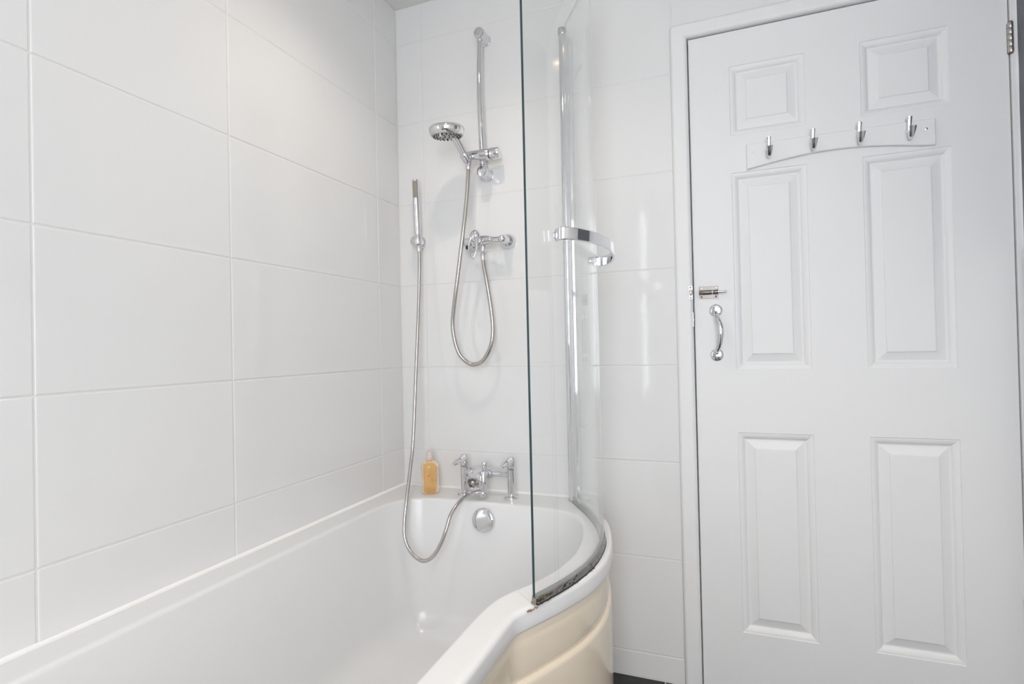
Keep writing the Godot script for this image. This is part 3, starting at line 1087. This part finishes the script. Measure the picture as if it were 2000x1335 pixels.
# ring-shaped lever: a closed loop with a thick root
func loop_lever(root: Vector3, tip: Vector3, wide: Vector3, w: float, thick: float) -> ArrayMesh:
	var ctrl := []
	var rad := []
	var n := 40
	var mid := (root + tip) / 2.0
	var half := (tip - root) / 2.0
	for k in n + 1:
		var a := TAU * k / n
		ctrl.append(mid - half * cos(a) + wide.normalized() * sin(a) * w * (1.0 - 0.25 * (1.0 - cos(a)) / 2.0))
		rad.append(thick * lerpf(1.5, 0.85, (1.0 - cos(a)) / 2.0))
	return tube(ctrl, rad, 14, half.cross(wide).normalized())

func build_valve() -> void:
	var o := thing("shower_valve", Vector3(0.365, 1.40, 0.0), "chrome bar shower valve with looped lever on the tiled end wall", "shower valve")
	var y := 1.408
	var z := 0.058
	for x in [0.436, 0.300]:
		part(o, "wall_flange", lathe([Vector2(0.0255, 0.0), Vector2(0.0265, 0.0015), Vector2(0.0262, 0.006), Vector2(0.0240, 0.014), Vector2(0.0190, 0.021), Vector2(0.0150, 0.025), Vector2(0.0138, 0.050), Vector2(0.0130, 0.058)], Vector3(x, y + 0.002, 0.0), Vector3(0, 0, 1), 36), M.chrome)
	for x in [0.436, 0.300]:
		part(o, "end_cap", ball(Vector3(x, y, z), 0.0145, Vector3(1, 1, 1)), M.chrome)
	part(o, "body", join([
		cyl(Vector3(0.2880, y, z), Vector3(0.398, y, z), 0.0148, 0.002, 36),
		lathe([Vector2(0.0148, 0.0), Vector2(0.0190, 0.003), Vector2(0.0195, 0.010), Vector2(0.0180, 0.030), Vector2(0.0125, 0.046), Vector2(0.0105, 0.060), Vector2(0.0105, 0.086)], Vector3(0.352, y, z), Vector3(1, 0, 0), 32),
		lathe([Vector2(0.0, 0.024), Vector2(0.012, 0.024), Vector2(0.0195, 0.021), Vector2(0.0205, 0.012), Vector2(0.0190, 0.0)], Vector3(0.3450, y, z + 0.004), Vector3(0, -0.1, 1), 32)]), M.chrome)
	var lv := Node3D.new()
	lv.name = "lever"
	o.add_child(lv)
	lv.position = Vector3(0.348, y, z + 0.03) - o.position
	part(lv, "lever_hub", ball(Vector3(0.3520, y + 0.010, z + 0.0340), 0.0205, Vector3(0.92, 1.12, 0.72)), M.chrome)
	part(lv, "lever_loop", loop_lever(Vector3(0.3520, y + 0.012, z + 0.0420), Vector3(0.3500, y - 0.066, z + 0.0560), Vector3.RIGHT, 0.0165, 0.0034), M.chrome, "looped chrome lever")
	part(o, "outlet", cyl(Vector3(0.3635, y - 0.006, 0.055), Vector3(0.3635, y - 0.036, 0.055), 0.0098, 0.0012, 24), M.chrome)
	part(o, "temperature_stop", rbox(Vector3(0.3030, y - 0.024, z - 0.004), Vector3(0.3150, y - 0.010, z + 0.008), 0.003), M.dark)
	hose("shower_hose", [Vector3(0.3305, 1.6669, 0.0850), Vector3(0.3288, 1.6143, 0.0880), Vector3(0.3219, 1.5277, 0.0920), Vector3(0.3085, 1.4101, 0.1000), Vector3(0.2826, 1.2694, 0.0940), Vector3(0.2630, 1.1754, 0.0850), Vector3(0.2558, 1.1216, 0.0800), Vector3(0.2612, 1.0677, 0.0750), Vector3(0.2753, 1.0247, 0.0700), Vector3(0.3014, 0.9971, 0.0650), Vector3(0.3273, 0.9896, 0.0620), Vector3(0.3586, 1.0041, 0.0600), Vector3(0.3861, 1.0487, 0.0600), Vector3(0.3960, 1.1019, 0.0600), Vector3(0.3920, 1.1710, 0.0600), Vector3(0.3780, 1.2668, 0.0600), Vector3(0.3654, 1.3323, 0.0570), Vector3(0.3634, 1.3624, 0.0550)], 0.0074, "ribbed metal hose looping from the bar valve up to the round shower head")

func build_pencil_shower() -> void:
	var b := thing("handset_bracket", Vector3(0.095, 1.43, 0.0), "small round chrome wall bracket holding the slim pencil handset", "wall bracket")
	part(b, "wall_plate", lathe([Vector2(0.0235, 0.0), Vector2(0.0250, 0.0015), Vector2(0.0248, 0.006), Vector2(0.0225, 0.012), Vector2(0.0205, 0.014), Vector2(0.0195, 0.032)], Vector3(0.088, 1.436, 0.0), Vector3(0.12, 0, 1), 36), M.chrome)
	part(b, "cradle", join([ball(Vector3(0.0955, 1.4345, 0.040), 0.0215, Vector3(1, 1, 0.95)), cyl(Vector3(0.1085, 1.4190, 0.0500), Vector3(0.1075, 1.4520, 0.0500), 0.0150, 0.002, 28)]), M.chrome)
	var h := thing("pencil_hand_shower", Vector3(0.108, 1.44, 0.05), "slim chrome pencil-shaped hand shower upright in the wall bracket", "hand shower")
	var p0 := Vector3(0.1080, 1.4525, 0.0500)
	var p1 := Vector3(0.1040, 1.6515, 0.0530)
	var ax := (p1 - p0).normalized()
	var l := p0.distance_to(p1)
	part(h, "body", lathe([Vector2(0.0, 0.0), Vector2(0.0085, 0.0), Vector2(0.0095, 0.002), Vector2(0.0098, 0.008), Vector2(0.0122, 0.018), Vector2(0.0122, l - 0.001), Vector2(0.0112, l), Vector2(0.0, l)], p0, ax, 32), M.chrome)
	# ribbed rubber spray panel on the side facing the room
	var out := Vector3(0.42, 0, 1).normalized()
	var sd := Vector3.UP.cross(out).normalized()
	var st := new_st()
	st.set_smooth_group(1)
	var rows := []
	for i in 49:
		var t := i / 48.0
		var c := p0.lerp(p1, lerpf(0.665, 0.965, t))
		var bump := 0.0004 * sin(t * TAU * 12.0)
		var r := []
		for k in 13:
			var a := lerpf(-0.72, 0.72, k / 12.0)
			r.append(c + (out * cos(a) + sd * sin(a)) * (0.0127 + bump))
		rows.append(r)
	for i in 48:
		strip(st, rows[i], rows[i + 1], false)
	part(h, "spray_panel", done(st), M.spray_rubber, "brownish ribbed rubber spray panel")
	hose("shower_hose", [Vector3(0.1120, 1.4129, 0.0500), Vector3(0.1139, 1.3520, 0.0520), Vector3(0.1139, 1.2387, 0.0600), Vector3(0.1159, 1.1265, 0.0750), Vector3(0.1210, 0.9426, 0.1050), Vector3(0.1334, 0.7380, 0.1500), Vector3(0.1409, 0.6459, 0.1850), Vector3(0.1501, 0.5576, 0.2250), Vector3(0.1558, 0.4856, 0.2500), Vector3(0.1669, 0.4433, 0.2620), Vector3(0.1936, 0.4079, 0.2680), Vector3(0.2332, 0.3897, 0.2700), Vector3(0.2663, 0.4057, 0.2650), Vector3(0.2897, 0.4447, 0.2550), Vector3(0.3025, 0.4833, 0.2450), Vector3(0.3106, 0.5273, 0.2250), Vector3(0.3215, 0.5555, 0.1900), Vector3(0.3330, 0.5700, 0.1550), Vector3(0.3462, 0.5721, 0.1300)], 0.0062, "long ribbed metal hose hanging from pencil handset into the bath and up to tap")

# =====================================================================  bath tap
func build_tap() -> void:
	var o := thing("bath_mixer_tap", Vector3(0.369, RIM, 0.07), "chrome bath shower mixer tap with two looped levers on the bath rim", "tap")
	var z := 0.070
	var xs := [0.2835, 0.4545]
	for x in xs:
		var p := Node3D.new()
		p.name = "pillar"
		o.add_child(p, true)
		p.position = Vector3(x, RIM, z) - o.position
		part(p, "pillar_body", lathe([Vector2(0.0118, 0.0), Vector2(0.0120, 0.010), Vector2(0.0130, 0.094), Vector2(0.0130, 0.0955), Vector2(0.0120, 0.0962), Vector2(0.0120, 0.0975)], Vector3(x, RIM, z), Vector3.UP, 36), M.chrome)
		part(p, "base_flange", lathe([Vector2(0.0235, 0.0), Vector2(0.0240, 0.001), Vector2(0.0238, 0.0042), Vector2(0.0222, 0.0062), Vector2(0.0150, 0.0072), Vector2(0.0120, 0.0085)], Vector3(x, RIM, z), Vector3.UP, 40), M.chrome)
		var lv := Node3D.new()
		lv.name = "lever"
		o.add_child(lv, true)
		lv.position = Vector3(x, RIM + 0.1, z) - o.position
		part(lv, "lever_head", lathe([Vector2(0.0130, 0.0), Vector2(0.0136, 0.001), Vector2(0.0146, 0.020), Vector2(0.0142, 0.0310), Vector2(0.0125, 0.0360), Vector2(0.0080, 0.0385), Vector2(0.0, 0.0390)], Vector3(x, RIM + 0.0980, z), Vector3(0, 1, -0.10), 32), M.chrome)
		part(lv, "lever_loop", loop_lever(Vector3(x, RIM + 0.1290, z - 0.003), Vector3(x - 0.010, RIM + 0.1120, z + 0.066), Vector3.RIGHT, 0.0120, 0.0038), M.chrome, "looped chrome lever")
	var cy := RIM + 0.078
	part(o, "crossbar", join([
		cyl(Vector3(xs[0], cy, z), Vector3(xs[1], cy, z), 0.0100, 0.001, 28),
		lathe([Vector2(0.0100, 0.0), Vector2(0.0165, 0.004), Vector2(0.0180, 0.012), Vector2(0.0180, 0.078), Vector2(0.0165, 0.088), Vector2(0.0100, 0.092)], Vector3(xs[0] + 0.016, cy, z), Vector3.RIGHT, 36)]), M.chrome)
	# spout: wide tube coming forward and dipping, open end
	var sc := [Vector3(0.343, cy, z + 0.006), Vector3(0.346, cy - 0.001, z + 0.036), Vector3(0.3510, cy - 0.006, z + 0.062), Vector3(0.3550, cy - 0.014, z + 0.082)]
	var sp := smooth_path(sc, 8)
	var fr := frames(sp, Vector3.RIGHT)
	var st := new_st()
	var rings := []
	for i in fr.size():
		var r := lerpf(0.0180, 0.0232, smoothstep(0.2, 1.0, float(i) / (fr.size() - 1)))
		var ring := []
		for k in 36:
			var a := TAU * k / 36
			ring.append(fr[i][0] + (fr[i][1] * cos(a) + fr[i][2] * sin(a)) * r)
		rings.append(ring)
	st.set_smooth_group(1)
	for i in rings.size() - 1:
		strip(st, rings[i], rings[i + 1])
	var e: Array = fr[-1]
	var fwd: Vector3 = (sp[-1] - sp[-2]).normalized()
	var inner := []
	var deep := []
	for k in 36:
		var a := TAU * k / 36
		inner.append(e[0] + (e[1] * cos(a) + e[2] * sin(a)) * 0.0196 + fwd * 0.001)
		deep.append(e[0] + (e[1] * cos(a) + e[2] * sin(a)) * 0.0185 - fwd * 0.016)
	st.set_smooth_group(2)
	strip(st, rings[-1], inner)
	st.set_smooth_group(3)
	strip(st, inner, deep)
	part(o, "spout", done(st), M.chrome)
	part(o, "aerator", join([lathe([Vector2(0.0186, 0.0), Vector2(0.0170, 0.001), Vector2(0.0, 0.002)], e[0] - fwd * 0.014, fwd, 28), ball(e[0] - fwd * 0.007 + Vector3(-0.003, -0.003, 0), 0.0095)]), M.satin)
	# diverter column with hose outlet
	var dx := 0.3705
	part(o, "diverter_knob", lathe([Vector2(0.0, 0.0), Vector2(0.0055, 0.0), Vector2(0.0060, 0.008), Vector2(0.0088, 0.012), Vector2(0.0094, 0.0310), Vector2(0.0084, 0.0330), Vector2(0.0, 0.0335)], Vector3(dx, cy + 0.010, z + 0.026), Vector3.UP, 24), M.chrome)
	part(o, "diverter_body", join([
		cyl(Vector3(dx, RIM + 0.012, z + 0.040), Vector3(dx, cy + 0.012, z + 0.034), 0.0122, 0.0015, 30),
		cyl(Vector3(dx, RIM + 0.010, z + 0.040), Vector3(dx, RIM + 0.026, z + 0.040), 0.0134, 0.0015, 30)]), M.chrome)
	part(o, "hose_outlet", cyl(Vector3(dx - 0.004, RIM + 0.024, z + 0.042), Vector3(dx - 0.020, RIM + 0.024, z + 0.0555), 0.0092, 0.0012, 24), M.chrome)

# =====================================================================  bottle
func build_bottle() -> void:
	var c := Vector3(0.157, RIM, 0.084)
	var o := thing("toiletry_bottle", c, "small bottle of amber liquid soap on the bath rim in the corner", "bottle")
	var face := Vector3(c.x, 0, c.z).direction_to(Vector3(1.12, 0, 1.76))
	var body := [Vector2(0.0, 0.0005), Vector2(0.0265, 0.0005), Vector2(0.0292, 0.003), Vector2(0.0302, 0.008), Vector2(0.0305, 0.050), Vector2(0.0305, 0.086), Vector2(0.0298, 0.094), Vector2(0.0275, 0.101), Vector2(0.0235, 0.1065), Vector2(0.0180, 0.1095), Vector2(0.0120, 0.1110), Vector2(0.0112, 0.1140), Vector2(0.0112, 0.118)]
	var am := mat(Color(0.985, 0.825, 0.575, 0.42), 0.05)
	am.refraction_enabled = true
	am.refraction_scale = 0.033
	part(o, "bottle_body", lathe(body, c, Vector3.UP, 40), am)
	var cm := mat(Color(0.92, 0.90, 0.89), 0.3)
	cm.backlight_enabled = true
	cm.backlight = Color(0.8, 0.75, 0.72)
	part(o, "cap", lathe([Vector2(0.0118, 0.0), Vector2(0.0126, 0.001), Vector2(0.0126, 0.0125), Vector2(0.0118, 0.0135), Vector2(0.0110, 0.0140), Vector2(0.0104, 0.0270), Vector2(0.0092, 0.0290), Vector2(0.0, 0.0295)], c + Vector3(0, 0.1145, 0), Vector3.UP, 32), cm)
	# orange swoosh emblem and a thin line of print, wrapped on the front
	var sd := Vector3.UP.cross(face).normalized()
	var ink := mat(Color(0.93, 0.48, 0.16), 0.4)
	var wrap := func(u: float, v: float) -> Vector3:
		var a := u / 0.0305
		return c + Vector3.UP * v + (face * cos(a) + sd * sin(a)) * 0.03065
	var st := new_st()
	st.set_smooth_group(1)
	var up := []
	var dn := []
	for k in 13:
		var t := k / 12.0
		var u := lerpf(-0.0085, 0.0035, t)
		var mid := 0.0655 + 0.0110 * t * t - 0.003 * sin(PI * t)
		var w := 0.0030 * sin(PI * pow(t, 0.8)) + 0.0003
		up.append(wrap.call(u, mid + w))
		dn.append(wrap.call(u, mid - w))
	strip(st, dn, up, false)
	part(o, "emblem", done(st), ink, "orange swoosh emblem")
	var sp := new_st()
	sp.set_smooth_group(1)
	for k in 7:
		var u := 0.0050 + k * 0.0021
		quad(sp, wrap.call(u, 0.0490), wrap.call(u + 0.0016, 0.0490), wrap.call(u + 0.0016, 0.0506), wrap.call(u, 0.0506))
	part(o, "print", done(sp), ink, "thin line of orange print")

# =====================================================================  downlights
func downlight(at: Vector3, label: String, energy: float, cone: float) -> void:
	var o := thing("ceiling_downlight", at, label, "downlight", "recessed ceiling downlights")
	part(o, "bezel", lathe([Vector2(0.028, -0.002), Vector2(0.032, 0.006), Vector2(0.040, 0.005), Vector2(0.043, 0.0005), Vector2(0.043, -0.0005)], at, Vector3.DOWN, 36), M.chrome)
	part(o, "lamp", lathe([Vector2(0.0285, 0.0), Vector2(0.025, 0.003), Vector2(0.0, 0.0035)], at, Vector3.DOWN, 32), M.lamp)
	var l := SpotLight3D.new()
	l.name = "lamp_light"
	l.light_color = Color(1.0, 0.95, 0.885)
	l.light_energy = energy
	l.light_size = 0.028
	l.spot_range = 8.0
	l.spot_attenuation = 2.0
	l.spot_angle = cone
	l.spot_angle_attenuation = 0.8
	l.shadow_enabled = true
	l.rotation_degrees = Vector3(-90, 0, 0)
	o.add_child(l)
	l.position = Vector3(0, -0.012, 0)
